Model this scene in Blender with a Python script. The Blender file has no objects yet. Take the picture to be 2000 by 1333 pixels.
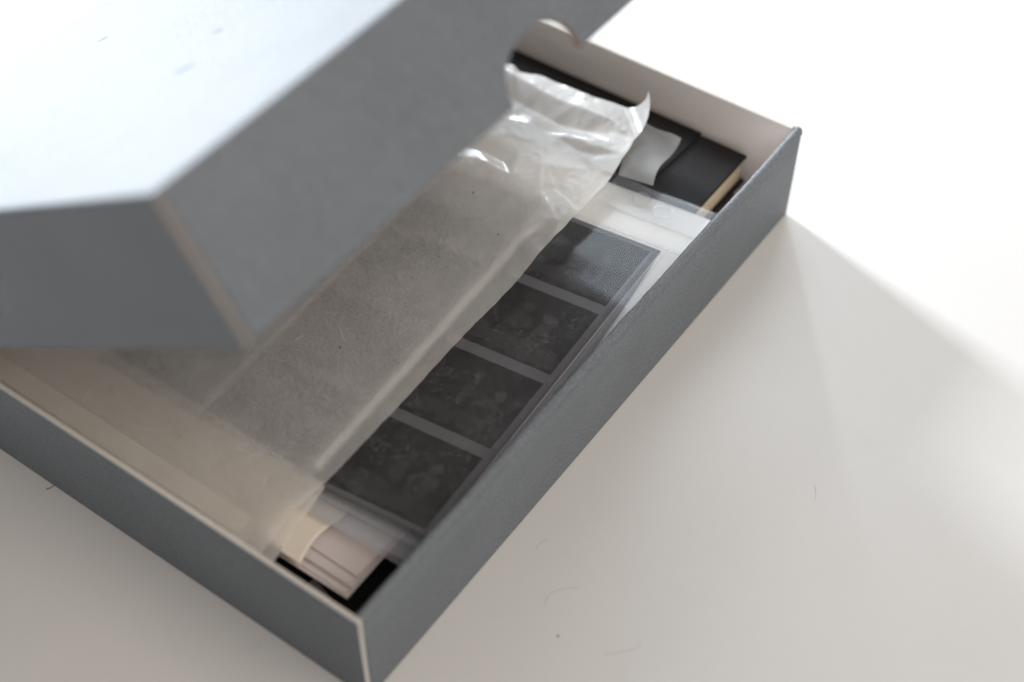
import bpy, bmesh, math, random
from mathutils import Vector, Matrix, noise
from mathutils.geometry import delaunay_2d_cdt

random.seed(7)
scene = bpy.context.scene
COL = scene.collection
MM = 0.001

# ------------------------------------------------------------------ camera
cam_data = bpy.data.cameras.new('camera')
cam = bpy.data.objects.new('camera', cam_data)
COL.objects.link(cam)
cam.location = (-0.1820, -0.1895, 0.4844)
cam.rotation_euler = (0.72594, -0.00537, -0.95130)
cam_data.sensor_width = 36.0
cam_data.lens = 52.5
cam_data.clip_start = 0.01
cam_data.clip_end = 50
cam_data.dof.use_dof = True
cam_data.dof.focus_distance = 0.612
cam_data.dof.aperture_fstop = 3.8
cam_data.dof.aperture_blades = 8
scene.camera = cam

# ------------------------------------------------------------------ room light
world = bpy.data.worlds.new('World')
scene.world = world
world.use_nodes = True
bg = world.node_tree.nodes['Background']
bg.inputs['Color'].default_value = (1.0, 0.975, 0.955, 1)
bg.inputs['Strength'].default_value = 0.33


def window_light(name, az, el, dist, w, h, power, col):
    d = bpy.data.lights.new(name, 'AREA')
    d.shape = 'RECTANGLE'; d.size = w; d.size_y = h
    d.energy = power; d.color = col
    o = bpy.data.objects.new(name, d); COL.objects.link(o)
    a, e = math.radians(az), math.radians(el)
    v = Vector((math.cos(e)*math.cos(a), math.cos(e)*math.sin(a), math.sin(e)))
    o.location = Vector((0.31, 0.0, 0.0)) + v*dist
    o.rotation_euler = v.to_track_quat('Z', 'Y').to_euler()
    return o


window_light('window_light', 76, 19.8, 2.2, 0.28, 0.56, 106, (0.89, 0.945, 1.0))
window_light('window_light', 38, 16, 1.6, 0.07, 0.50, 10.0, (0.86, 0.93, 1.0))
window_light('window_light', 36, 48, 1.6, 0.80, 0.80, 11.0, (0.78, 0.89, 1.0))
window_light('room_fill_light', -95, 50, 2.2, 2.0, 1.6, 34, (1.0, 0.925, 0.845))  # added soft fill, stands in for light bounced around the room

scene.view_settings.view_transform = 'Standard'
scene.view_settings.look = 'None'
scene.view_settings.exposure = 0.0
scene.view_settings.gamma = 1.0
scene.view_settings.use_curve_mapping = False
scene.cycles.use_denoising = True
scene.cycles.max_bounces = 12
scene.cycles.transparent_max_bounces = 24
scene.cycles.sample_clamp_indirect = 6


# ------------------------------------------------------------------ materials
class NT:
    def __init__(self, name):
        self.m = bpy.data.materials.new(name); self.m.use_nodes = True
        self.t = self.m.node_tree; self.t.nodes.clear()
        self.out = self.n('ShaderNodeOutputMaterial')

    def n(self, typ, **kw):
        nd = self.t.nodes.new(typ)
        for k, v in kw.items():
            if k.startswith('i_'):
                key = k[2:]
                key = int(key) if key.isdigit() else key.replace('_', ' ')
                s = nd.inputs[key]
                if hasattr(v, 'is_output') or isinstance(v, bpy.types.NodeSocket):
                    self.t.links.new(v, s)
                else:
                    s.default_value = v
            else:
                setattr(nd, k, v)
        return nd

    def coord(self):
        return self.n('ShaderNodeTexCoord').outputs['Object']

    def noise(self, scale, detail=4, rough=0.55, vec=None, dist=0.0):
        nd = self.n('ShaderNodeTexNoise')
        nd.inputs['Scale'].default_value = scale; nd.inputs['Detail'].default_value = detail
        nd.inputs['Roughness'].default_value = rough; nd.inputs['Distortion'].default_value = dist
        self.t.links.new(vec if vec is not None else self.coord(), nd.inputs['Vector'])
        return nd.outputs['Fac']

    def scaled(self, s):
        mp = self.n('ShaderNodeMapping'); mp.inputs['Scale'].default_value = s
        self.t.links.new(self.coord(), mp.inputs['Vector'])
        return mp.outputs['Vector']

    def ramp(self, fac, stops):
        r = self.n('ShaderNodeValToRGB'); el = r.color_ramp.elements
        while len(el) < len(stops): el.new(0.5)
        for e, (p, c) in zip(el, stops):
            e.position = p; e.color = c if len(c) == 4 else (*c, 1)
        self.t.links.new(fac, r.inputs['Fac'])
        return r.outputs['Color']

    def maths(self, op, a, b=None, c=None, clamp=False):
        nd = self.n('ShaderNodeMath', operation=op, use_clamp=clamp)
        for i, v in enumerate((a, b, c)):
            if v is None: continue
            if isinstance(v, (int, float)): nd.inputs[i].default_value = v
            else: self.t.links.new(v, nd.inputs[i])
        return nd.outputs[0]

    def bump(self, h, strength, dist):
        nd = self.n('ShaderNodeBump'); nd.inputs['Strength'].default_value = strength
        nd.inputs['Distance'].default_value = dist
        self.t.links.new(h, nd.inputs['Height'])
        return nd.outputs['Normal']

    def mix(self, fac, a, b):
        nd = self.n('ShaderNodeMixShader')
        if isinstance(fac, (int, float)): nd.inputs[0].default_value = fac
        else: self.t.links.new(fac, nd.inputs[0])
        self.t.links.new(a, nd.inputs[1]); self.t.links.new(b, nd.inputs[2])
        return nd.outputs[0]

    def finish(self, shader):
        self.t.links.new(shader, self.out.inputs['Surface'])
        return self.m


def paper(name, c, var=0.08, rough=0.6, spec=0.4, grain=1500, gstr=0.15, blotch=25, blotch_var=0.05):
    """matt paper or board: fine grain, faint blotches, fine relief"""
    k = NT(name)
    g = k.noise(grain, 3, 0.6); b = k.noise(blotch, 4, 0.6)
    v = k.maths('ADD', k.maths('MULTIPLY', k.maths('SUBTRACT', g, 0.5), var*2),
                k.maths('MULTIPLY', k.maths('SUBTRACT', b, 0.5), blotch_var*2))
    v = k.maths('ADD', v, 1.0)
    vm = k.n('ShaderNodeVectorMath', operation='SCALE')
    vm.inputs[0].default_value = c
    k.t.links.new(v, vm.inputs['Scale'])
    p = k.n('ShaderNodeBsdfPrincipled')
    k.t.links.new(vm.outputs[0], p.inputs['Base Color'])
    p.inputs['Roughness'].default_value = rough
    p.inputs['Specular IOR Level'].default_value = spec
    k.t.links.new(k.bump(g, gstr, 0.0003), p.inputs['Normal'])
    return k.finish(p.outputs[0])


def glassine(name, c, through, gloss=0.75, rough=0.3, milky=0.0):
    """thin greaseproof paper: milky, partly see-through, waxy sheen"""
    k = NT(name)
    f = k.noise(900, 5, 0.7); b = k.noise(60, 4, 0.6)
    cl = k.noise(1, 2, 0.5, vec=k.scaled((500, 500, 500)))
    d = k.n('ShaderNodeBsdfDiffuse'); d.inputs['Color'].default_value = (*c, 1)
    t = k.n('ShaderNodeBsdfTranslucent'); t.inputs['Color'].default_value = (*c, 1)
    body = k.mix(0.3, d.outputs[0], t.outputs[0])
    tr = k.n('ShaderNodeBsdfTransparent'); tr.inputs['Color'].default_value = (0.97, 0.95, 0.92, 1)
    fr = k.n('ShaderNodeBsdfRefraction'); fr.inputs['Color'].default_value = (0.97, 0.95, 0.92, 1)
    fr.inputs['Roughness'].default_value = 0.6; fr.inputs['IOR'].default_value = 1.25
    see = k.mix(0.8, tr.outputs[0], fr.outputs[0])
    fac = k.maths('ADD', k.maths('MULTIPLY', k.maths('SUBTRACT', f, 0.5), 0.62),
                  k.maths('MULTIPLY', k.maths('SUBTRACT', b, 0.5), 0.25))
    sx = k.n('ShaderNodeSeparateXYZ'); k.t.links.new(k.coord(), sx.inputs[0])
    worn = k.maths('MULTIPLY', k.maths('SUBTRACT', sx.outputs[0], 0.182), 30, clamp=True)   # crumpled paper has gone milky
    fac = k.maths('SUBTRACT', fac, k.maths('MULTIPLY', worn, milky))
    fac = k.maths('ADD', fac, through, clamp=True)
    s = k.mix(fac, body, see)
    nrm = k.bump(k.maths('ADD', f, k.maths('MULTIPLY', b, 1.5)), 0.12, 0.0004)
    g = k.n('ShaderNodeBsdfGlossy'); g.inputs['Roughness'].default_value = rough
    g.inputs['Color'].default_value = (1, 1, 1, 1)
    k.t.links.new(nrm, g.inputs['Normal'])
    fz = k.n('ShaderNodeFresnel'); fz.inputs['IOR'].default_value = 1.45
    s = k.mix(k.maths('MULTIPLY', fz.outputs[0], gloss), s, g.outputs[0])
    return k.finish(s)


def plastic(name, haze, dust, rough=0.16, tint=(0.96, 0.97, 0.98)):
    """clear sleeve film: see-through, glossy, with a film of dust and scratches"""
    k = NT(name)
    n1 = k.noise(420, 4, 0.65)
    n2 = k.noise(45, 4, 0.6)
    n3 = k.noise(1, 5, 0.7, vec=k.scaled((90, 260, 90)), dist=1.2)
    ln = k.maths('SUBTRACT', 1.0, k.maths('MULTIPLY', k.maths('ABSOLUTE', k.maths('SUBTRACT', n3, 0.5)), 22), clamp=True)
    sp = k.maths('MULTIPLY', k.maths('SUBTRACT', n1, 0.52), 5.0, clamp=True)
    pat = k.maths('MULTIPLY', k.maths('SUBTRACT', n2, 0.38), 3.0, clamp=True)
    du = k.maths('MULTIPLY', k.maths('MULTIPLY', k.maths('ADD', sp, k.maths('MULTIPLY', ln, 0.35)), pat), dust)
    tr = k.n('ShaderNodeBsdfTransparent'); tr.inputs['Color'].default_value = (*tint, 1)
    d = k.n('ShaderNodeBsdfDiffuse'); d.inputs['Color'].default_value = (0.72, 0.74, 0.78, 1)
    s = k.mix(k.maths('ADD', du, haze, clamp=True), tr.outputs[0], d.outputs[0])
    g = k.n('ShaderNodeBsdfGlossy'); g.inputs['Color'].default_value = (1, 1, 1, 1)
    k.t.links.new(k.maths('ADD', k.maths('MULTIPLY', pat, 0.06), rough), g.inputs['Roughness'])
    k.t.links.new(k.bump(n2, 0.04, 0.002), g.inputs['Normal'])
    fz = k.n('ShaderNodeFresnel'); fz.inputs['IOR'].default_value = 1.5
    s = k.mix(k.maths('MULTIPLY', fz.outputs[0], 0.5), s, g.outputs[0])
    return k.finish(s)


def film_frame(name):
    """exposed frame of black and white film: near black, a faint picture of two figures by a wall"""
    k = NT(name)
    oi = k.n('ShaderNodeObjectInfo').outputs['Random']
    co = k.coord()
    wob = k.n('ShaderNodeTexNoise'); wob.inputs['Scale'].default_value = 130; wob.inputs['Detail'].default_value = 4
    sh = k.n('ShaderNodeCombineXYZ'); k.t.links.new(oi, sh.inputs[2])
    cs = k.n('ShaderNodeVectorMath', operation='ADD'); k.t.links.new(co, cs.inputs[0]); k.t.links.new(sh.outputs[0], cs.inputs[1])
    k.t.links.new(cs.outputs[0], wob.inputs['Vector'])
    off = k.n('ShaderNodeVectorMath', operation='SUBTRACT'); k.t.links.new(wob.outputs['Color'], off.inputs[0])
    off.inputs[1].default_value = (0.5, 0.5, 0.5)
    sc = k.n('ShaderNodeVectorMath', operation='SCALE'); k.t.links.new(off.outputs[0], sc.inputs[0]); sc.inputs['Scale'].default_value = 0.011
    add = k.n('ShaderNodeVectorMath', operation='ADD'); k.t.links.new(co, add.inputs[0]); k.t.links.new(sc.outputs[0], add.inputs[1])
    sep = k.n('ShaderNodeSeparateXYZ'); k.t.links.new(add.outputs[0], sep.inputs[0])
    x = sep.outputs[0]; y = k.maths('ADD', sep.outputs[1], k.maths('MULTIPLY', k.maths('SUBTRACT', oi, 0.5), 0.004))

    def ell(cx, cy, ax, ay, soft=1.6):
        u = k.maths('DIVIDE', k.maths('SUBTRACT', x, cx*MM), ax*MM); v = k.maths('DIVIDE', k.maths('SUBTRACT', y, cy*MM), ay*MM)
        d = k.maths('ADD', k.maths('MULTIPLY', u, u), k.maths('MULTIPLY', v, v))
        return k.maths('MULTIPLY', k.maths('SUBTRACT', 1.0, d), soft, clamp=True)

    def rct(cx, cy, ax, ay):
        u = k.maths('MULTIPLY', k.maths('SUBTRACT', ax*MM, k.maths('ABSOLUTE', k.maths('SUBTRACT', x, cx*MM))), 900, clamp=True)
        v = k.maths('MULTIPLY', k.maths('SUBTRACT', ay*MM, k.maths('ABSOLUTE', k.maths('SUBTRACT', y, cy*MM))), 900, clamp=True)
        return k.maths('MULTIPLY', u, v)

    items = [(ell(24, 13, 3.4, 3.0), 0.014), (ell(15, 14, 7, 5.5), 0.010), (ell(14, 14, 4, 3), -0.008), (ell(27, 24, 3, 2.6), 0.009),
             (ell(18, 25, 7, 4), 0.008), (rct(22, 39, 3.6, 3.0), 0.012), (rct(22.4, 39.3, 2.6, 2.0), -0.012), (rct(22, 34.5, 3.0, 0.7), 0.010),
             (rct(10, 22, 0.45, 21), 0.016), (rct(33, 30, 0.4, 12), 0.007), (rct(5, 23, 4.6, 23), 0.007), (rct(29, 42, 6, 0.5), 0.008)]
    fine = k.noise(1, 6, 0.7, vec=k.scaled((170, 120, 1)), dist=1.0)
    ln = k.maths('SUBTRACT', 1.0, k.maths('MULTIPLY', k.maths('ABSOLUTE', k.maths('SUBTRACT', fine, 0.5)), 34), clamp=True)
    big = k.noise(1, 3, 0.5, vec=k.scaled((70, 55, 1)), dist=0.6)
    msk = k.maths('MULTIPLY', k.maths('SUBTRACT', big, 0.52), 7, clamp=True)
    v = k.maths('MULTIPLY', k.maths('MULTIPLY', ln, msk), 0.016)
    v = k.maths('ADD', v, k.maths('MULTIPLY', big, 0.014))
    for m_, w_ in items: v = k.maths('MULTIPLY_ADD', m_, w_*2.6, v)
    v = k.maths('MAXIMUM', v, 0.0)
    cb = k.n('ShaderNodeCombineColor')
    k.t.links.new(k.maths('ADD', v, 0.0095), cb.inputs[0])
    k.t.links.new(k.maths('ADD', v, 0.0078), cb.inputs[1])
    k.t.links.new(k.maths('ADD', v, 0.0080), cb.inputs[2])
    p = k.n('ShaderNodeBsdfPrincipled')
    k.t.links.new(cb.outputs[0], p.inputs['Base Color'])
    p.inputs['Roughness'].default_value = 0.45
    p.inputs['Specular IOR Level'].default_value = 0.2
    return k.finish(p.outputs[0])


def tabletop(name):
    k = NT(name)
    a = k.noise(9, 4, 0.6); b = k.noise(160, 5, 0.7)
    st = k.maths('MULTIPLY', k.maths('SUBTRACT', k.noise(22, 3, 0.6, dist=0.8), 0.63), 6, clamp=True)
    c = k.ramp(k.maths('ADD', k.maths('MULTIPLY', a, 0.7), k.maths('MULTIPLY', b, 0.3)),
               [(0.3, (0.575, 0.56, 0.54)), (0.7, (0.605, 0.59, 0.572))])
    mx = k.n('ShaderNodeMix', data_type='RGBA')
    k.t.links.new(k.maths('MULTIPLY', st, 0.35), mx.inputs['Factor'])
    k.t.links.new(c, mx.inputs['A']); mx.inputs['B'].default_value = (0.55, 0.51, 0.43, 1)
    p = k.n('ShaderNodeBsdfPrincipled')
    k.t.links.new(mx.outputs['Result'], p.inputs['Base Color'])
    p.inputs['Roughness'].default_value = 0.38
    p.inputs['Specular IOR Level'].default_value = 0.35
    k.t.links.new(k.bump(b, 0.03, 0.0004), p.inputs['Normal'])
    return k.finish(p.outputs[0])


def margin_mat(name):
    """sleeve margin, its fading reflection painted in as grey, with a row of small dark printed marks"""
    k = NT(name)
    sep = k.n('ShaderNodeSeparateXYZ'); k.t.links.new(k.coord(), sep.inputs[0])
    wv = k.maths('FRACT', k.maths('MULTIPLY', sep.outputs[0], 640))
    bl = k.maths('MULTIPLY', k.maths('GREATER_THAN', wv, 0.52), k.maths('GREATER_THAN', k.noise(180, 2), 0.44))
    row = k.maths('LESS_THAN', k.maths('ABSOLUTE', k.maths('SUBTRACT', sep.outputs[1], 0.0078)), 0.0010)
    f = k.maths('MULTIPLY', k.maths('MULTIPLY', bl, row), 0.6)
    mx = k.n('ShaderNodeMix', data_type='RGBA'); k.t.links.new(f, mx.inputs['Factor'])
    mx.inputs['A'].default_value = (0.20, 0.20, 0.215, 1); mx.inputs['B'].default_value = (0.05, 0.05, 0.055, 1)
    p = k.n('ShaderNodeBsdfPrincipled'); k.t.links.new(mx.outputs['Result'], p.inputs['Base Color'])
    p.inputs['Roughness'].default_value = 0.5
    return k.finish(p.outputs[0])


M = dict(
    table=tabletop('white_tabletop'),
    grey=paper('grey_box_paper', (0.155, 0.170, 0.186), 0.7, 0.58, 0.28, 950, 0.3, 22, 0.14),
    lining=paper('pale_lining_paper', (0.82, 0.765, 0.73), 0.05, 0.7, 0.25, 1200, 0.12, 20, 0.04),
    board=paper('pale_board_edge', (0.58, 0.55, 0.51), 0.10, 0.8, 0.2, 900, 0.3, 60, 0.08),
    tan=paper('tan_board_edge', (0.215, 0.195, 0.18), 0.15, 0.85, 0.2, 800, 0.4, 80, 0.1),
    lit_core=paper('lit_board_core', (0.36, 0.28, 0.235), 0.12, 0.85, 0.2, 800, 0.4, 80, 0.1),  # lighter version of the tan edge, light on the notch rim painted in
    white=paper('white_index_paper', (0.86, 0.845, 0.81), 0.03, 0.6, 0.3, 1400, 0.08, 40, 0.03),
    cream=paper('cream_paper', (0.70, 0.63, 0.54), 0.04, 0.65, 0.3, 1400, 0.1, 30, 0.06),
    print=paper('pinkish_print_back', (0.62, 0.555, 0.535), 0.03, 0.5, 0.35, 1400, 0.06, 40, 0.04),
    black=paper('black_card', (0.010, 0.0095, 0.0095), 0.1, 0.7, 0.12, 900, 0.2, 50, 0.1),
    leather=paper('black_cover', (0.013, 0.012, 0.012), 0.35, 0.55, 0.14, 700, 0.6, 60, 0.15),
    pages=paper('cream_page_edges', (0.55, 0.45, 0.31), 0.15, 0.8, 0.2, 900, 0.3, 200, 0.1),
    brown=paper('brown_card', (0.22, 0.13, 0.08), 0.1, 0.7, 0.3),
    greycard=paper('mid_grey_card', (0.26, 0.24, 0.23), 0.06, 0.6, 0.3),
    darkcard=paper('grey_frosted_plastic', (0.14, 0.135, 0.14), 0.06, 0.4, 0.4),
    glass=glassine('glassine_paper', (0.84, 0.825, 0.80), 0.61, 0.75, 0.25, 0.24),
    glass2=glassine('grey_glassine', (0.44, 0.43, 0.41), 0.48, 0.5, 0.35),
    seam=glassine('glued_glassine', (0.84, 0.815, 0.765), 0.55, 0.3, 0.4),
    sleeve=plastic('clear_sleeve', 0.02, 0.13, 0.12),
    sleeve2=plastic('frosted_sleeve', 0.08, 0.05, 0.3),
    filmbase=paper('clear_film_base', (0.120, 0.117, 0.127), 0.06, 0.3, 0.4, 800, 0.05),
    frost=plastic('hazy_sleeve_plastic', 0.17, 0.10, 0.25),
    scuff=paper('scuffed_grey_paper', (0.135, 0.144, 0.156)),
    frame=film_frame('exposed_film'),
    margin=margin_mat('shaded_print_margin'),
    hair=paper('dark_hair', (0.10, 0.08, 0.07)),
    hair2=paper('pale_lint', (0.46, 0.435, 0.40)),
    speck=paper('brown_speck', (0.30, 0.14, 0.07)),
)


# ------------------------------------------------------------------ builders
def link(name, me, mats, parent=None):
    o = bpy.data.objects.new(name, me); COL.objects.link(o)
    if not isinstance(mats, (list, tuple)): mats = [mats]
    if not me.materials:
        for m in mats: me.materials.append(m)
    if parent: o.parent = parent
    return o


def thing(name, label, cat, group=None, loc=(0, 0, 0), rz=0.0):
    o = bpy.data.objects.new(name, None); COL.objects.link(o)
    o.empty_display_size = 0.02
    o.location = Vector(loc)*MM; o.rotation_euler = (0, 0, rz)
    return tag(o, label, cat, group)


def tag(o, label, cat, group=None):
    o['label'] = label; o['category'] = cat
    if group: o['group'] = group
    return o


def prism(name, outline, origin, u, v, w, thick, mats, parent=None, rim=None, bevel=0.5, bseg=2):
    """outline (mm, in u/v) extruded by thick (mm) along w; mats = [front, back, rim...]; rim(i) -> slot of edge i"""
    bm = bmesh.new(); o = Vector(origin)
    u, v, w = Vector(u), Vector(v), Vector(w)
    a = [bm.verts.new((o + u*p[0] + v*p[1])*MM) for p in outline]
    b = [bm.verts.new((o + u*p[0] + v*p[1] + w*thick)*MM) for p in outline]
    f = bm.faces.new(a); f.material_index = 0
    g = bm.faces.new(b[::-1]); g.material_index = 1
    n = len(a)
    for i in range(n):
        q = bm.faces.new((a[(i+1) % n], a[i], b[i], b[(i+1) % n]))
        q.material_index = rim(i) if rim else 2
    bmesh.ops.recalc_face_normals(bm, faces=bm.faces)
    if bevel:
        ed = [e for e in bm.edges if len(e.link_faces) == 2 and e.calc_face_angle(0) > 0.7]
        bmesh.ops.bevel(bm, geom=ed, offset=bevel*MM, segments=bseg, profile=0.5, affect='EDGES', material=-1)
    me = bpy.data.meshes.new(name); bm.to_mesh(me); bm.free()
    ob = link(name, me, mats, parent)
    return ob


def subdiv_wobble(ob, amp, scale, cuts=0, seed=0.0):
    """slight real-life unevenness of a paper-wrapped board"""
    me = ob.data
    bm = bmesh.new(); bm.from_mesh(me)
    if cuts:
        ed = [e for e in bm.edges if e.calc_length() > 0.02]
        bmesh.ops.subdivide_edges(bm, edges=ed, cuts=cuts, use_grid_fill=True)
    for vv in bm.verts:
        p = vv.co*scale + Vector((seed, seed*2, 0))
        vv.co += Vector((noise.noise(p), noise.noise(p + Vector((9, 0, 0))), noise.noise(p + Vector((0, 9, 0)))))*amp*MM
    bm.to_mesh(me); bm.free()


def grid(name, nx, ny, fn, mat, parent=None, thick=0.0, smooth=True):
    vs, fs = [], []
    for i in range(nx+1):
        for j in range(ny+1):
            vs.append(tuple(c*MM for c in fn(i/nx, j/ny)))
    for i in range(nx):
        for j in range(ny):
            a = i*(ny+1)+j
            fs.append((a, a+ny+1, a+ny+2, a+1))
    me = bpy.data.meshes.new(name); me.from_pydata(vs, [], fs)
    if smooth: me.polygons.foreach_set('use_smooth', [True]*len(me.polygons))
    o = link(name, me, mat, parent)
    if thick:
        md = o.modifiers.new('thickness', 'SOLIDIFY'); md.thickness = thick*MM; md.offset = 0
    return o


def rect(x0, x1, y0, y1): return [(x0, y0), (x1, y0), (x1, y1), (x0, y1)]


X, Y, Z = (1, 0, 0), (0, 1, 0), (0, 0, 1)

# ------------------------------------------------------------------ table
bm = bmesh.new()
bmesh.ops.create_grid(bm, x_segments=8, y_segments=8, size=1.6)
me = bpy.data.meshes.new('tabletop'); bm.to_mesh(me); bm.free()
table = link('tabletop', me, M['table'])
table.location = (0.3, 0.2, 0)
table['kind'] = 'structure'

# ------------------------------------------------------------------ storage box
L, W, H, T = 310.0, 315.0, 52.0, 3.2
box = thing('storage_box', 'flat grey archival cardboard box with its lid half open, full of papers and film', 'box')
fl = prism('floor_panel', rect(1, L-1, 1, W-1), (0, 0, 0.3), X, Y, Z, 2.6, [M['grey'], M['lining'], M['grey']], box)
# end walls: board edge left bare on top and at both ends
ew = prism('end_wall', rect(0, W, 0.3, H), (0, 0, 0), Y, Z, X, 2.1, [M['grey'], M['lining'], M['board']], box,
           rim=lambda i: 2, bevel=0.45)
subdiv_wobble(ew, 0.5, 14, 5, 1.0)
ew = prism('end_wall', rect(T+0.5, W, 0.3, H), (L, 0, 0), Y, Z, (-1, 0, 0), T, [M['grey'], M['lining'], M['board']], box,
           rim=lambda i: 2, bevel=0.45)
subdiv_wobble(ew, 0.4, 14, 5, 3.0)


# front wall: grey paper rolled over the top, a little uneven, with a crease below the rounded edge
def front_profile():
    r = T/2 + 0.15
    pr = [(0.0, 0.3), (-0.05, 18), (0.0, 36), (0.0, H-5.2), (0.55, H-4.5), (0.15, H-4.0), (-0.38, H-3.3), (-0.4, H-2.4), (-0.15, H-1.6)]
    for k in range(1, 8):
        a = math.pi*k/8
        pr.append((r - r*math.cos(a)*(1.1 if k < 4 else 1.0) - 0.02, H-1.6 + 1.7*math.sin(a)))
    pr += [(T+0.3, H-1.6), (T+0.05, 30), (T, 0.3)]
    return pr


pr = front_profile(); NXW = 260
vs, fs, mi = [], [], []
for i in range(NXW+1):
    x = 2.1 + (L-2.1)*i/NXW
    for k, (y, z) in enumerate(pr):
        top = max(0.0, min(1.0, (z-20)/30))
        w1 = noise.noise(Vector((x*0.02, 3.1, 0)))*0.55 + noise.noise(Vector((x*0.11, k*0.7, 5)))*0.16 + noise.noise(Vector((x*0.45, k*0.9, 9)))*0.11
        w2 = noise.noise(Vector((x*0.06, 8.1, 0)))*0.22
        vs.append((x*MM, (y + w1*top)*MM, (z + w2*top)*MM))
n = len(pr)
for i in range(NXW):
    for k in range(n-1):
        a = i*n+k
        fs.append((a, a+n, a+n+1, a+1)); mi.append(1 if k >= n-3 else 0)
fs.append(tuple(range(n))); mi.append(0)
fs.append(tuple(NXW*n + k for k in range(n))[::-1]); mi.append(0)
me = bpy.data.meshes.new('front_wall'); me.from_pydata(vs, [], fs)
me.polygons.foreach_set('material_index', mi)
me.polygons.foreach_set('use_smooth', [True]*len(fs))
fw = link('front_wall', me, [M['grey'], M['lining']], box)
prism('hinge_wall', rect(T, L-T, 0.3, H+1), (0, W, 0), X, Z, (0, -1, 0), T, [M['grey'], M['lining'], M['grey']], box)

# lid, hinged on the far long side and held half open
AL = 0.5615
D = Vector((0, -math.cos(AL), math.sin(AL)))          # from the hinge towards the lid's front
N = Vector((0, math.sin(AL), math.cos(AL)))           # out of the lid's top
HG = Vector((-7.4, 314.3, 57.1)); LW, LH, LL = 316.4, 49.5, 289.0
NI = -N
lid = prism('lid', rect(0, LL, 0, LW), HG, X, D, NI, T, [M['grey'], M['lining'], M['grey']], box, bevel=1.3, bseg=4)
subdiv_wobble(lid, 0.5, 9, 7, 5.0)
A = HG + D*LW
# front flap with a thumb notch cut into its lower edge
pts = [(T, T*0.4), (LL-T, T*0.4), (LL-T, LH)]
cx, ra, rb = 135.5+7.4, 19.0, 16.5
pts.append((cx+ra, LH)); n0 = len(pts)
for k in range(1, 24):
    a = math.pi*k/24
    pts.append((cx + ra*math.cos(a), LH - rb*math.sin(a)**0.8))
pts.append((cx-ra, LH)); n1 = len(pts)
pts.append((T, LH))
ff = prism('front_flap', pts, A - D*0.0, X, NI, -D, T, [M['grey'], M['lining'], M['grey'], M['lit_core']], lid,
           rim=lambda i: 3 if n0-1 <= i < n1-1 else 2, bevel=0.35)
# end flaps: raw board edge shows as a tan strip at the corner
for name, x0, dx in (('end_flap', 0.0, X), ('end_flap', LL, (-1, 0, 0))):
    ef = prism(name, [(0.0, T*0.4), (LW, T*0.4), (LW-0.5, LH+0.6), (0.0, LH+7)], HG + Vector((x0, 0, 0)), D, NI, dx, T,
               [M['grey'], M['lining'], M['grey'], M['tan'], M['board']], lid, rim=lambda i: {1: 3, 2: 4}.get(i, 2), bevel=0.6)

for su, sv, ln_, an in ((83, 224, 8, 0.6), (138, 88.5, 6.5, 0.55), (112.5, 207.5, 4, 0.5)):
    ol = []
    for q in range(13):
        a = math.pi*2*q/13
        ux, vy = 0.5*ln_*math.cos(a), 0.55*math.sin(a)*(1 + 0.5*math.cos(a))
        ol.append((su + ux*math.cos(an) - vy*math.sin(an), sv + ux*math.sin(an) + vy*math.cos(an)))
    prism('scuff_mark', ol, HG + N*0.62, X, D, NI, 0.05, [M['scuff']]*3, lid, bevel=0)

# ------------------------------------------------------------------ things at the bottom of the box
o = prism('black_card', rect(8, 150, 8, 130), (0, 0, 3.4), X, Y, Z, 1.4, [M['black'], M['black'], M['black']], bevel=0.1)
tag(o, 'black card lying on the box floor in the near corner, below the pale prints', 'card')
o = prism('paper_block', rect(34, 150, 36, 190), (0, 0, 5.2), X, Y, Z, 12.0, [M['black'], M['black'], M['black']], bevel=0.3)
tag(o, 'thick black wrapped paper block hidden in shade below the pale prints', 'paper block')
o = prism('grey_card', [(10, 37), (22, 35), (25, 46), (12, 48)], (0, 0, 5.3), X, Y, Z, 0.8, [M['greycard']]*3, bevel=0.1)
tag(o, 'small grey card scrap beside the near end wall, below the pale prints', 'card')
o = prism('brown_card', rect(262, 303, 8, 40), (0, 0, 3.4), X, Y, Z, 1.2, [M['brown']]*3, bevel=0.1)
tag(o, 'brown card on the box floor in the far right corner under the notebook', 'card')

# black notebook with cream page edges, lying against the far end wall
nb = thing('notebook', 'black covered notebook with cream page edges against the far end wall', 'notebook', loc=(0, 0, 0))
prism('cover', rect(203, 303, 21, 160), (0, 0, 28.6), X, Y, Z, 1.8, [M['leather']]*3, nb, bevel=0.6)
prism('page_block', rect(205, 301.0, 22.6, 158), (0, 0, 16.2), X, Y, Z, 12.3, [M['pages']]*3, nb, bevel=0.1)
prism('cover', rect(203, 303, 20.5, 160), (0, 0, 14.2), X, Y, Z, 1.8, [M['leather']]*3, nb, bevel=0.6)
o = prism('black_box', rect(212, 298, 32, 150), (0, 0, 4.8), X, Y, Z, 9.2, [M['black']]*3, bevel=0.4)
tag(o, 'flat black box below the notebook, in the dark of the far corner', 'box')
o = prism('black_envelope', [(262, 47), (303.2, 45.5), (303.2, 240), (250, 240)], (0, 0, 30.6), X, Y, Z, 0.9, [M['black']]*3, bevel=0.2)
tag(o, 'long black paper envelope lying along the far end wall behind the crumpled glassine', 'envelope')

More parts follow.
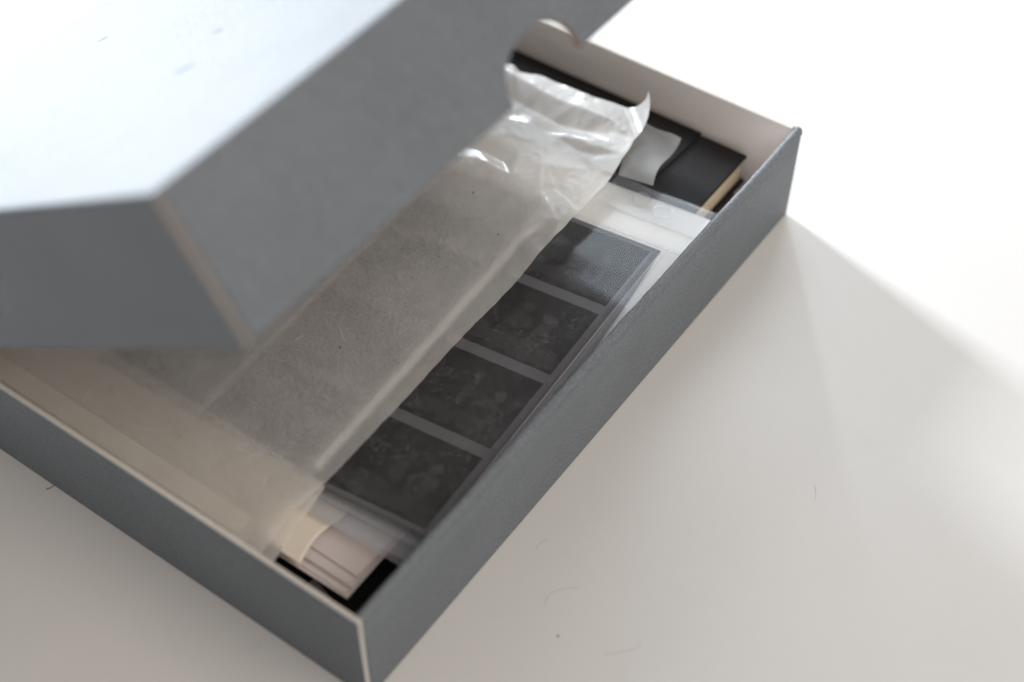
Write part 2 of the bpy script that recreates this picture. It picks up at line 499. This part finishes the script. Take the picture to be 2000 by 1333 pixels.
# pale prints in the near corner, fanned a little
prints = [
    # x0, x1, y0, y1, z, turn
    (20.2, 96, 25.0, 70, 17.6, 0.012, 'lowest of the pinkish paper slips in the near corner, sticking out furthest'),
    (21.0, 97, 26.4, 69, 18.2, -0.010, 'second lowest pinkish paper slip in the near corner stack'),
    (23.8, 99, 25.8, 70, 19.2, 0.004, 'middle pinkish paper slip in the near corner stack'),
    (24.4, 98, 27.2, 70, 19.7, 0.016, 'second highest pinkish paper slip in the near corner stack'),
    (28.2, 99, 26.6, 68, 20.6, -0.012, 'topmost pinkish paper slip in the near corner, next to the curled cream sheet'),
]
for x0, x1, y0, y1, z, r, lab in prints:
    def fn(s, t, x0=x0, x1=x1, y0=y0, y1=y1, z=z, r=r):
        x = x0 + (x1-x0)*s; y = y0 + (y1-y0)*t
        e = max(0.0, 1 - (x-x0)/9.0)
        return (x - (y-y0)*r, y + (x-x0)*r, z + 0.08*e*e)
    o = grid('paper_slip', 30, 10, fn, M['print'], thick=0.3, smooth=False)
    tag(o, lab, 'paper', 'pale paper slips in the near corner')


def curl_fn(s, t):
    # s along x, t along y away from the visible arched edge
    x = 19.4 + 50*s; y = 46.2 + 44*t
    arch = math.sin(min(1, s/0.44)*math.pi)
    lift = 1.5*arch*(1-t)**3
    return (x + 0.8*arch*(1-t), y + 1.6*arch*(1-t)**2 , 22.0 + 2.5*t + 3.0*min(1, s*2) * 0.6 + lift)


o = grid('curled_sheet', 60, 24, curl_fn, M['cream'], thick=0.1)
tag(o, 'curled cream sheet arching up at its edge on top of the pinkish slips', 'paper')

# pale paper layer below the glassine at the near end
o = grid('cream_sheet', 24, 60, lambda s, t: (9.2 + 36*s, 48.5 + 250*t + 6.0*s, 35.0 + 0.5*math.sin(9*t)*s + 0.9*s - 1.2*math.exp(-t*40)), M['seam'], thick=0.0)
tag(o, 'pale translucent sheet poking out below the big glassine at the near end', 'paper')
o = grid('cream_envelope', 10, 40, lambda s, t: (8.0 + 36*s - 5*math.sin(2.2*t), 62 + 238*t, 33.0 + 0.4*math.sin(7*t)), M['cream'], thick=0.4)
tag(o, 'cream envelope showing warm through the glassine along the near end wall', 'envelope')

# ------------------------------------------------------------------ frosted sleeves below the film page
lower = [(38.5, 9.6, 25.6, 0.03, 'lowest frosted grey sleeve whose corner shows beside the front wall'),
         (41.5, 8.4, 27.0, 0.11, 'middle frosted grey sleeve between the paper slips and the film page'),
         (47.0, 7.4, 28.8, 0.07, 'highest frosted grey sleeve right under the film page end')]
for x0, y0, z, r, lab in lower:
    def fn(s, t, x0=x0, y0=y0, z=z, r=r):
        x = x0 + 170*s; y = y0 + 175*t
        return (x - (y-y0)*r, y + 0.02*(x-x0), z + 0.35*math.sin(5*t + x0) + 0.8*s)
    o = grid('frosted_sleeve', 40, 40, fn, M['frost'], thick=0.0)
    tag(o, lab, 'sleeve', 'frosted sleeves below the film page')

# ------------------------------------------------------------------ film page
TH = math.radians(3.0); PC = Vector((140, 15, 0))


def page_z(x, y):
    """height of the page's film layer over the box: nearly flat, sagging a little at the near end"""
    return 33.2 + 0.4*math.sin(x*0.035 + 1) + 0.25*math.sin(y*0.08) - 1.2*math.exp(-(x-50)/22.0 if x > 50 else 0) * 0.6


def pg(lx, ly, dz):
    """page coordinates (mm, relative to PC) to world"""
    c, s = math.cos(TH), math.sin(TH)
    lx -= 0.05*ly
    x = PC.x + lx*c - ly*s; y = PC.y + lx*s + ly*c
    if y < 5.2: y = 5.2 + 0.02*(y-5.2)                 # the page butts against the front wall
    return x, y, page_z(x, y) + dz


# white index sheet under the film strips
o = grid('index_sheet', 60, 40, lambda s, t: pg(-84 + 198*s, -14.5 + 190*t, -1.6), M['white'], thick=0.2)
tag(o, 'white index sheet below the film strips, bare at its far end', 'paper')

# film strips: nearest the front wall is in the open, the next lie under the glassine
for si, (y0, lab) in enumerate(((0.0, 'dark film strip along the front wall, uncovered by the glassine'),
                                (55.5, 'second dark film strip, showing dimly through the glassine'),
                                (108.5, 'third dark film strip, deepest under the glassine and the lid'))):
    st = thing('film_strip', lab, 'film strip', 'film strips in the clear page')
    grid('film_base', 60, 16, lambda s, t: pg(-89.0 + 174*s, y0 + 51.5*t, -0.9), M['filmbase'], st, thick=0.15)
    for fi in range(4):
        fx = -86.6 + 43.6*fi
        fr = grid('frame', 16, 20, lambda s, t: (fx*0 + 38.2*s, 46.5*t, 0), M['frame'], st, smooth=True)
        # each frame keeps its own coordinates; bend its vertices onto the page
        c, s_ = math.cos(TH), math.sin(TH)
        o0 = pg(fx, y0+3.6, 0)
        fr.location = (o0[0]*MM, o0[1]*MM, 0); fr.rotation_euler = (0, 0, TH)
        for v in fr.data.vertices:
            lx, ly = v.co.x/MM, v.co.y/MM
            jag = 0.25*noise.noise(Vector((lx*0.9, ly*0.9, fi*3.0)))
            v.co.x += ((jag if lx < 0.01 or lx > 38.1 else 0) - 0.05*ly)*MM
            v.co.z = pg(fx+lx, y0+3.6+ly, -0.75)[2]*MM

# clear sleeve page over the strips, with a printed, shade-toned margin and punched tab
sl = thing('film_page', 'clear plastic film page with punched holes at its far end, along the front wall', 'film page')


def sleeve_fn(s, t):
    lx = -91 + 209*s; ly = -11.5 + 185*t
    z = 0.15*math.sin(lx*0.3) * 0.4
    cl = max(0.0, (s-0.93)/0.07) * max(0.0, 1 - abs(ly-45)/16.0)
    x, y, zz = pg(lx, ly, z + 4.5*cl*cl)
    return x, y, zz


grid('clear_sheet', 160, 90, sleeve_fn, M['sleeve'], sl)
def margin_fn(s, t):
    x = 56 + 164*s
    top = PC.y + (x-PC.x)*math.tan(TH) - 0.6
    wid = (top-5.4)*(1 - max(0.0, (x-95)/125.0)**0.8)     # grey narrows to a point, imitating the brighter reflection at the far end
    y = top - wid*(1-t)
    return x, y, page_z(x, y) - 0.7


grid('shaded_print_margin', 120, 6, margin_fn, M['margin'], sl)
# ribs pressed into the plastic along the pocket's edge
for ly, wd in ((-2.6, 0.8), (-9.0, 0.9)):
    grid('welded_seam', 120, 6, lambda s, t: pg(-91 + 178*s, ly + wd*(t-0.5), 0.25 + 0.35*math.sin(t*math.pi)), M['sleeve2'], sl)
grid('welded_seam', 6, 60, lambda s, t: pg(86.5 + 2.2*(s-0.5), -10 + 120*t, 0.3 + 0.3*math.sin(s*math.pi)), M['sleeve2'], sl)
# tab of doubled plastic with two round binder holes; its inner corner curls up
def tab_fn(s, t):
    ly = -9 + 46*t; cl = max(0.0, (t-0.7)/0.3)**2 * (0.25 + 0.75*s)
    return pg(98 + 19*s + 1.5*cl, ly, 0.7 + 0.25*math.sin(t*9) + 5.0*cl)


grid('punched_tab', 14, 60, tab_fn, M['sleeve2'], sl)
for wx_, wy_ in ((246.2, 43.0), (244.6, 31.2)):
    vs, fs = [], []
    R0, r0, NA, NB = 3.9, 0.28, 36, 8
    for k in range(NA):
        a = 2*math.pi*k/NA
        for q in range(NB):
            b = 2*math.pi*q/NB
            rr = R0 + r0*math.cos(b)
            x, y = wx_ + rr*math.cos(a), wy_ + rr*math.sin(a)
            vs.append((x*MM, y*MM, (page_z(x, y) + 1.1 + r0*math.sin(b))*MM))
    for k in range(NA):
        for q in range(NB):
            fs.append((k*NB+q, ((k+1) % NA)*NB+q, ((k+1) % NA)*NB+(q+1) % NB, k*NB+(q+1) % NB))
    me = bpy.data.meshes.new('hole_rim'); me.from_pydata(vs, [], fs)
    me.polygons.foreach_set('use_smooth', [True]*len(fs))
    link('hole_rim', me, M['sleeve2'], sl)

# ------------------------------------------------------------------ small grey glassine envelope by the notebook
CN = [(249.6, 39.6), (247.0, 56.0), (279.0, 68.0), (280.5, 45.5)]


def small_env(s, t):
    a = Vector(CN[0]).lerp(Vector(CN[3]), s); b = Vector(CN[1]).lerp(Vector(CN[2]), s)
    p = a.lerp(b, t)
    z = 40.5 + 4.0*s + 1.4*math.sin(s*5.5 + 0.6)*(1-t*0.5) + 2.0*max(0, s-0.9)*10*(0.4+0.6*t)*0.4
    p.x += 0.5*math.sin(t*9)*s
    p.y += 1.3*math.sin(s*5)*(1-t)
    return p.x, p.y, z


o = grid('glassine_envelope', 30, 24, small_env, M['glass2'])
tag(o, 'small grey glassine envelope with a torn edge, between crumpled sheet and notebook', 'envelope')

# ------------------------------------------------------------------ big glassine sheet
CP = [(277.2, 133.6, 46), (277.9, 119.5, 46.3), (278.9, 107.2, 46), (279.5, 90.6, 46.2), (281.4, 75.6, 46),
      (269.5, 73, 48.4), (268, 88, 49), (267, 98, 48.8), (267.5, 112, 49), (269, 127, 49.4), (270, 150, 49),
      (258.5, 84, 43.6), (257, 95, 43), (258, 108, 43), (259, 122, 43.4), (260, 150, 44),
      (250.5, 71.5, 47.2), (251.5, 80, 46.9), (248, 90, 46.5), (247, 103, 46.6), (244, 116, 46.5), (244, 150, 46),
      (245.5, 80, 45.1), (247.3, 70.5, 45.3), (257.8, 68.1, 46.6), (264, 68, 46.4),
      (243, 66.5, 45.9), (238, 66, 45.4), (239, 55.7, 44.6), (256, 58.2, 46), (267, 60.4, 46),
      (221.4, 116.3, 43.2), (221.7, 99.7, 43.2), (220.7, 71.6, 43.4), (230, 116, 46), (229, 97, 46.2), (229, 83, 46.4),
      (215.5, 106, 45.8), (215.5, 92, 45.8), (214.5, 75, 45.4), (214.4, 64, 44.6),
      (196.7, 91.2, 42), (199.6, 79.8, 43),
      (207.9, 65.6, 46), (200.9, 69.9, 44.5), (198.4, 64.3, 46), (203.1, 57.8, 46), (204.4, 54.2, 44), (195.7, 61.0, 43),
      (186.5, 62.5, 43.5), (190.2, 56.4, 42), (187.7, 68.6, 42), (215.0, 55.7, 43), (286, 56, 46), (300, 50, 46), (300, 90, 46),
      (300, 140, 45), (300, 200, 44), (300, 320, 42), (-10, 40, 39.6), (-10, 320, 39.6), (40, 45, 39.4), (40, 320, 40), (90, 45, 39.6),
      (140, 45, 40.0), (165, 45, 40.0), (165, 60, 40.2), (168, 90, 40.2), (165, 140, 40.4), (160, 220, 40), (165, 320, 40), (185, 45, 41),
      (215, 45, 43), (250, 40, 45), (110, 100, 40.2), (60, 100, 39.6), (110, 180, 39.8), (60, 200, 39.6)]
for x in range(190, 300, 17):
    for y in range(130, 320, 22):
        CP.append((x + random.uniform(-6, 6), y + random.uniform(-6, 6), 43.5 + random.uniform(-2.2, 2.2)))
co2 = [Vector((a, b)) for a, b, c in CP]
ov, oe, of, iv, ie, jf = delaunay_2d_cdt(co2, [], [], 0, 1e-5)
hz = [CP[k[0]][2] for k in iv]
TRI = [(f, [ov[i] for i in f]) for f in of]


import numpy as np
RX, RY = 312, 296                                       # 1 mm raster, softened so that creases have a small radius
GX, GY = np.meshgrid(np.arange(RX)-5.0, np.arange(RY)+30.0, indexing='ij')
ras = np.full((RX, RY), 41.0)
for f, (a, b, c) in TRI:
    d = (b.y-c.y)*(a.x-c.x) + (c.x-b.x)*(a.y-c.y)
    if abs(d) < 1e-9: continue
    l1 = ((b.y-c.y)*(GX-c.x) + (c.x-b.x)*(GY-c.y))/d
    l2 = ((c.y-a.y)*(GX-c.x) + (a.x-c.x)*(GY-c.y))/d
    l3 = 1-l1-l2
    ok = (l1 >= -1e-6) & (l2 >= -1e-6) & (l3 >= -1e-6)
    ras[ok] = (hz[f[0]]*l1 + hz[f[1]]*l2 + hz[f[2]]*l3)[ok]
sm = ras.copy()
for _ in range(2):
    pad = np.pad(sm, 1, mode='edge')
    sm = (pad[1:-1, 1:-1]*2 + pad[:-2, 1:-1] + pad[2:, 1:-1] + pad[1:-1, :-2] + pad[1:-1, 2:])/6.0
flat = ras.copy()
for _ in range(120):
    pad = np.pad(flat, 1, mode='edge')
    flat = (pad[1:-1, 1:-1]*2 + pad[:-2, 1:-1] + pad[2:, 1:-1] + pad[1:-1, :-2] + pad[1:-1, 2:])/6.0
wx = np.clip((np.arange(RX)-5.0-176)/14.0, 0, 1)[:, None]
ras = sm*wx + flat*(1-wx)


def gh(x, y):
    u = min(max(x+5.0, 0), RX-1.001); v = min(max(y-30.0, 0), RY-1.001)
    i, j = int(u), int(v); a, b = u-i, v-j
    return float(ras[i, j]*(1-a)*(1-b) + ras[i+1, j]*a*(1-b) + ras[i, j+1]*(1-a)*b + ras[i+1, j+1]*a*b)


def lerp_tab(x, tab):
    for (x0, y0), (x1, y1) in zip(tab, tab[1:]):
        if x <= x1:
            f = max(0, (x-x0)/(x1-x0)); f = f*f*(3-2*f)*0.5 + f*0.5
            return y0 + (y1-y0)*f
    return tab[-1][1]


RE = [(4, 51.5), (8, 51.6), (30, 54.2), (46, 53.0), (86, 53.6), (132, 55.0), (165, 54.8), (190, 56.0), (204, 55.0), (215, 55.6), (239, 55.4), (256, 58.0), (267, 60.0), (278, 58.5), (287, 55.0)]
FE = [(50, 286.5), (76, 282.0), (90, 279.6), (107, 279.0), (134, 277.3), (170, 275), (230, 279), (310, 276)]
FP, FD = Vector((281.5, 75.5)), (Vector((266.5, 60.0)) - Vector((281.5, 75.5))).normalized()
FN = Vector((-FD.y, FD.x))
if FN.dot(Vector((1, -1))) < 0: FN = -FN


def sheet_fn(s, t):
    t2 = t**1.25
    x = 6.4 + 280*s
    yr = lerp_tab(x, RE); y = yr + (303-yr)*t2
    xf = lerp_tab(y, FE); x = 6.4 + (xf-6.4)*s
    x += 0.35*noise.noise(Vector((y*0.1, 0, 4)))*(1-s)
    yr = lerp_tab(x, RE) + 0.3*noise.noise(Vector((x*0.16, 2, 0))); y = yr + (303-yr)*t2
    z = gh(x, y)
    z += 0.22*noise.noise(Vector((x*0.03, y*0.035, 1))) + 0.02*noise.noise(Vector((x*0.3, y*0.3, 2)))
    wr = min(1, max(0, (x-180)/30))
    q = Vector((x*0.09, y*0.13, 5))
    z += wr*(0.30*(1-abs(noise.noise(q*0.7))*2.6) + 0.10*(1-abs(noise.noise(q*2.2))*2.2))
    z -= 1.6*max(0, 1-(x-6.4)/5.0)**2 * 0.4
    p = Vector((x, y)); d = (p-FP).dot(FN)
    if d > 0 and x > 255 and y < 85:
        R = 8.0
        z0 = gh(*(p - FN*d)); a = d/R
        p = p - FN*d + FN*(R*math.sin(a)); z = z0*0.6 + z*0.4 + R*(1-math.cos(a))*1.6
    return p.x, p.y, z


gs = thing('glassine_sheet', 'large translucent glassine sheet over the film, crumpled and glossy at its far end', 'paper')
grid('sheet', 420, 260, sheet_fn, M['glass'], gs)


def sheet_top(x, y):
    return gh(x, y) + 0.22*noise.noise(Vector((x*0.03, y*0.035, 1))) - 0.64*max(0, 1-(x-6.4)/5.0)**2


def seam_near(s, t):
    x = 8.4 + 8.6*s; y = 64.0 + 230*t
    r = max(0.0, 1 - (y-64)/5.0); x = 12.7 + (x-12.7)*(1-0.35*r*r)
    return x, y, sheet_top(x, y) + 0.3


grid('glued_seam', 8, 90, seam_near, M['seam'], gs)

# ------------------------------------------------------------------ hairs and specks on the table
def fibre(name, pts, r, mat, label, cat):
    cu = bpy.data.curves.new(name, 'CURVE'); cu.dimensions = '3D'
    sp = cu.splines.new('NURBS'); sp.points.add(len(pts)-1)
    for q, (x, y) in zip(sp.points, pts):
        q.co = (x*MM, y*MM, (r+0.02)*MM, 1)
    sp.use_endpoint_u = True; sp.order_u = 3
    cu.bevel_depth = r*MM; cu.bevel_resolution = 1; cu.resolution_u = 6
    tmp = bpy.data.objects.new(name, cu); COL.objects.link(tmp)
    me = bpy.data.meshes.new_from_object(tmp.evaluated_get(bpy.context.evaluated_depsgraph_get()))
    bpy.data.objects.remove(tmp)
    me.name = name; me.materials.clear()
    o = link(name, me, mat)
    return tag(o, label, cat)


fibre('hair', [(87.4, -12.2), (89.0, -11.4), (92.3, -12.0), (94.7, -13.7)], 0.07, M['hair2'], 'short curved hair on the table close to the front wall', 'hair')
fibre('hair', [(68.6, -29.3), (71.6, -27.3), (75.5, -28.0), (80.0, -31.5), (82.7, -34.8)], 0.08, M['hair2'], 'longer arched hair on the table below the front wall', 'hair')
fibre('hair', [(64.6, -58.2), (66.5, -61.2), (69.9, -63.2), (73.4, -67.6), (76.6, -66.4)], 0.08, M['hair2'], 'hooked hair on the table nearest the lower picture edge', 'hair')
fibre('hair', [(-2.9, 162.5), (-1.6, 161.4), (0.2, 161.5)], 0.15, M['hair'], 'dark bit of thread on the table beside the near end wall', 'hair')
fibre('hair', [(-10.7, 46.6), (-8.0, 45.8), (-5.4, 46.6), (-4.3, 48.2)], 0.07, M['hair2'], 'faint curved hair on the table in front of the near end wall', 'hair')
fibre('hair', [(171.0, -88.4), (174.2, -88.0), (177.6, -84.8)], 0.06, M['hair2'], 'thin hair on the open table far from the box', 'hair')
bm = bmesh.new(); bmesh.ops.create_icosphere(bm, subdivisions=2, radius=0.45*MM)
for v in bm.verts:
    v.co *= 1 + 0.5*noise.noise(v.co*2500); v.co.z = v.co.z*0.5
me = bpy.data.meshes.new('speck'); bm.to_mesh(me); bm.free()
o = link('speck', me, M['speck']); o.location = (60.9*MM, -40.3*MM, 0.2*MM)
tag(o, 'tiny brown speck on the white table between the hairs', 'speck')


# ------------------------------------------------------------------ lint and specks on the glassine
for k_, (x, y, ln_, lab) in enumerate(((103.1, 94.1, 4.0, 'white lint fibre on the glassine right beside a dark speck'),
                                       (75.2, 78.7, 2.4, 'tiny white lint fibre on the flat glassine close to the pale lengthwise band'),
                                       (92.2, 107.0, 3.2, 'white lint fibre on the glassine just below the edge of the lid flap'),
                                       (23.4, 155.1, 5.0, 'longest white lint fibre on the glassine, at the far left under the lid'),
                                       (19.9, 121.5, 3.4, 'white lint fibre on the glassine next to its tan glued seam'))):
    rr = random.Random(k_*7+1); a_ = rr.uniform(0, 6.3); pts_ = []
    for q in range(5):
        px_, py_ = x + ln_*(q-2)/4*math.cos(a_) + rr.uniform(-.5, .5), y + ln_*(q-2)/4*math.sin(a_) + rr.uniform(-.5, .5)
        pts_.append((px_, py_))
    o = fibre('lint_fibre', pts_, 0.045, M['white'], lab, 'lint')
    o['group'] = 'lint on the glassine'
    o.location.z = (sheet_top(x, y) + 0.25)*MM
spk = bpy.data.meshes.new('speck'); bm = bmesh.new(); bmesh.ops.create_icosphere(bm, subdivisions=1, radius=0.42*MM)
for v in bm.verts: v.co.z *= 0.4; v.co.x *= 1.3
bm.to_mesh(spk); bm.free(); spk.materials.append(M['hair'])
for x, y, lab in ((198.6, 99.5, 'dark speck on the glassine just before its crumpled end, near the lid'),
                  (185.1, 76.5, 'dark speck on the glassine just before its crumpled end, near the pale band'),
                  (97.8, 90.8, 'dark speck on the middle of the flat glassine beside a lint fibre')):
    o = bpy.data.objects.new('speck', spk); COL.objects.link(o)
    o.location = (x*MM, y*MM, (gh(x, y) + 0.25)*MM)
    tag(o, lab, 'speck', 'dark specks on the glassine')
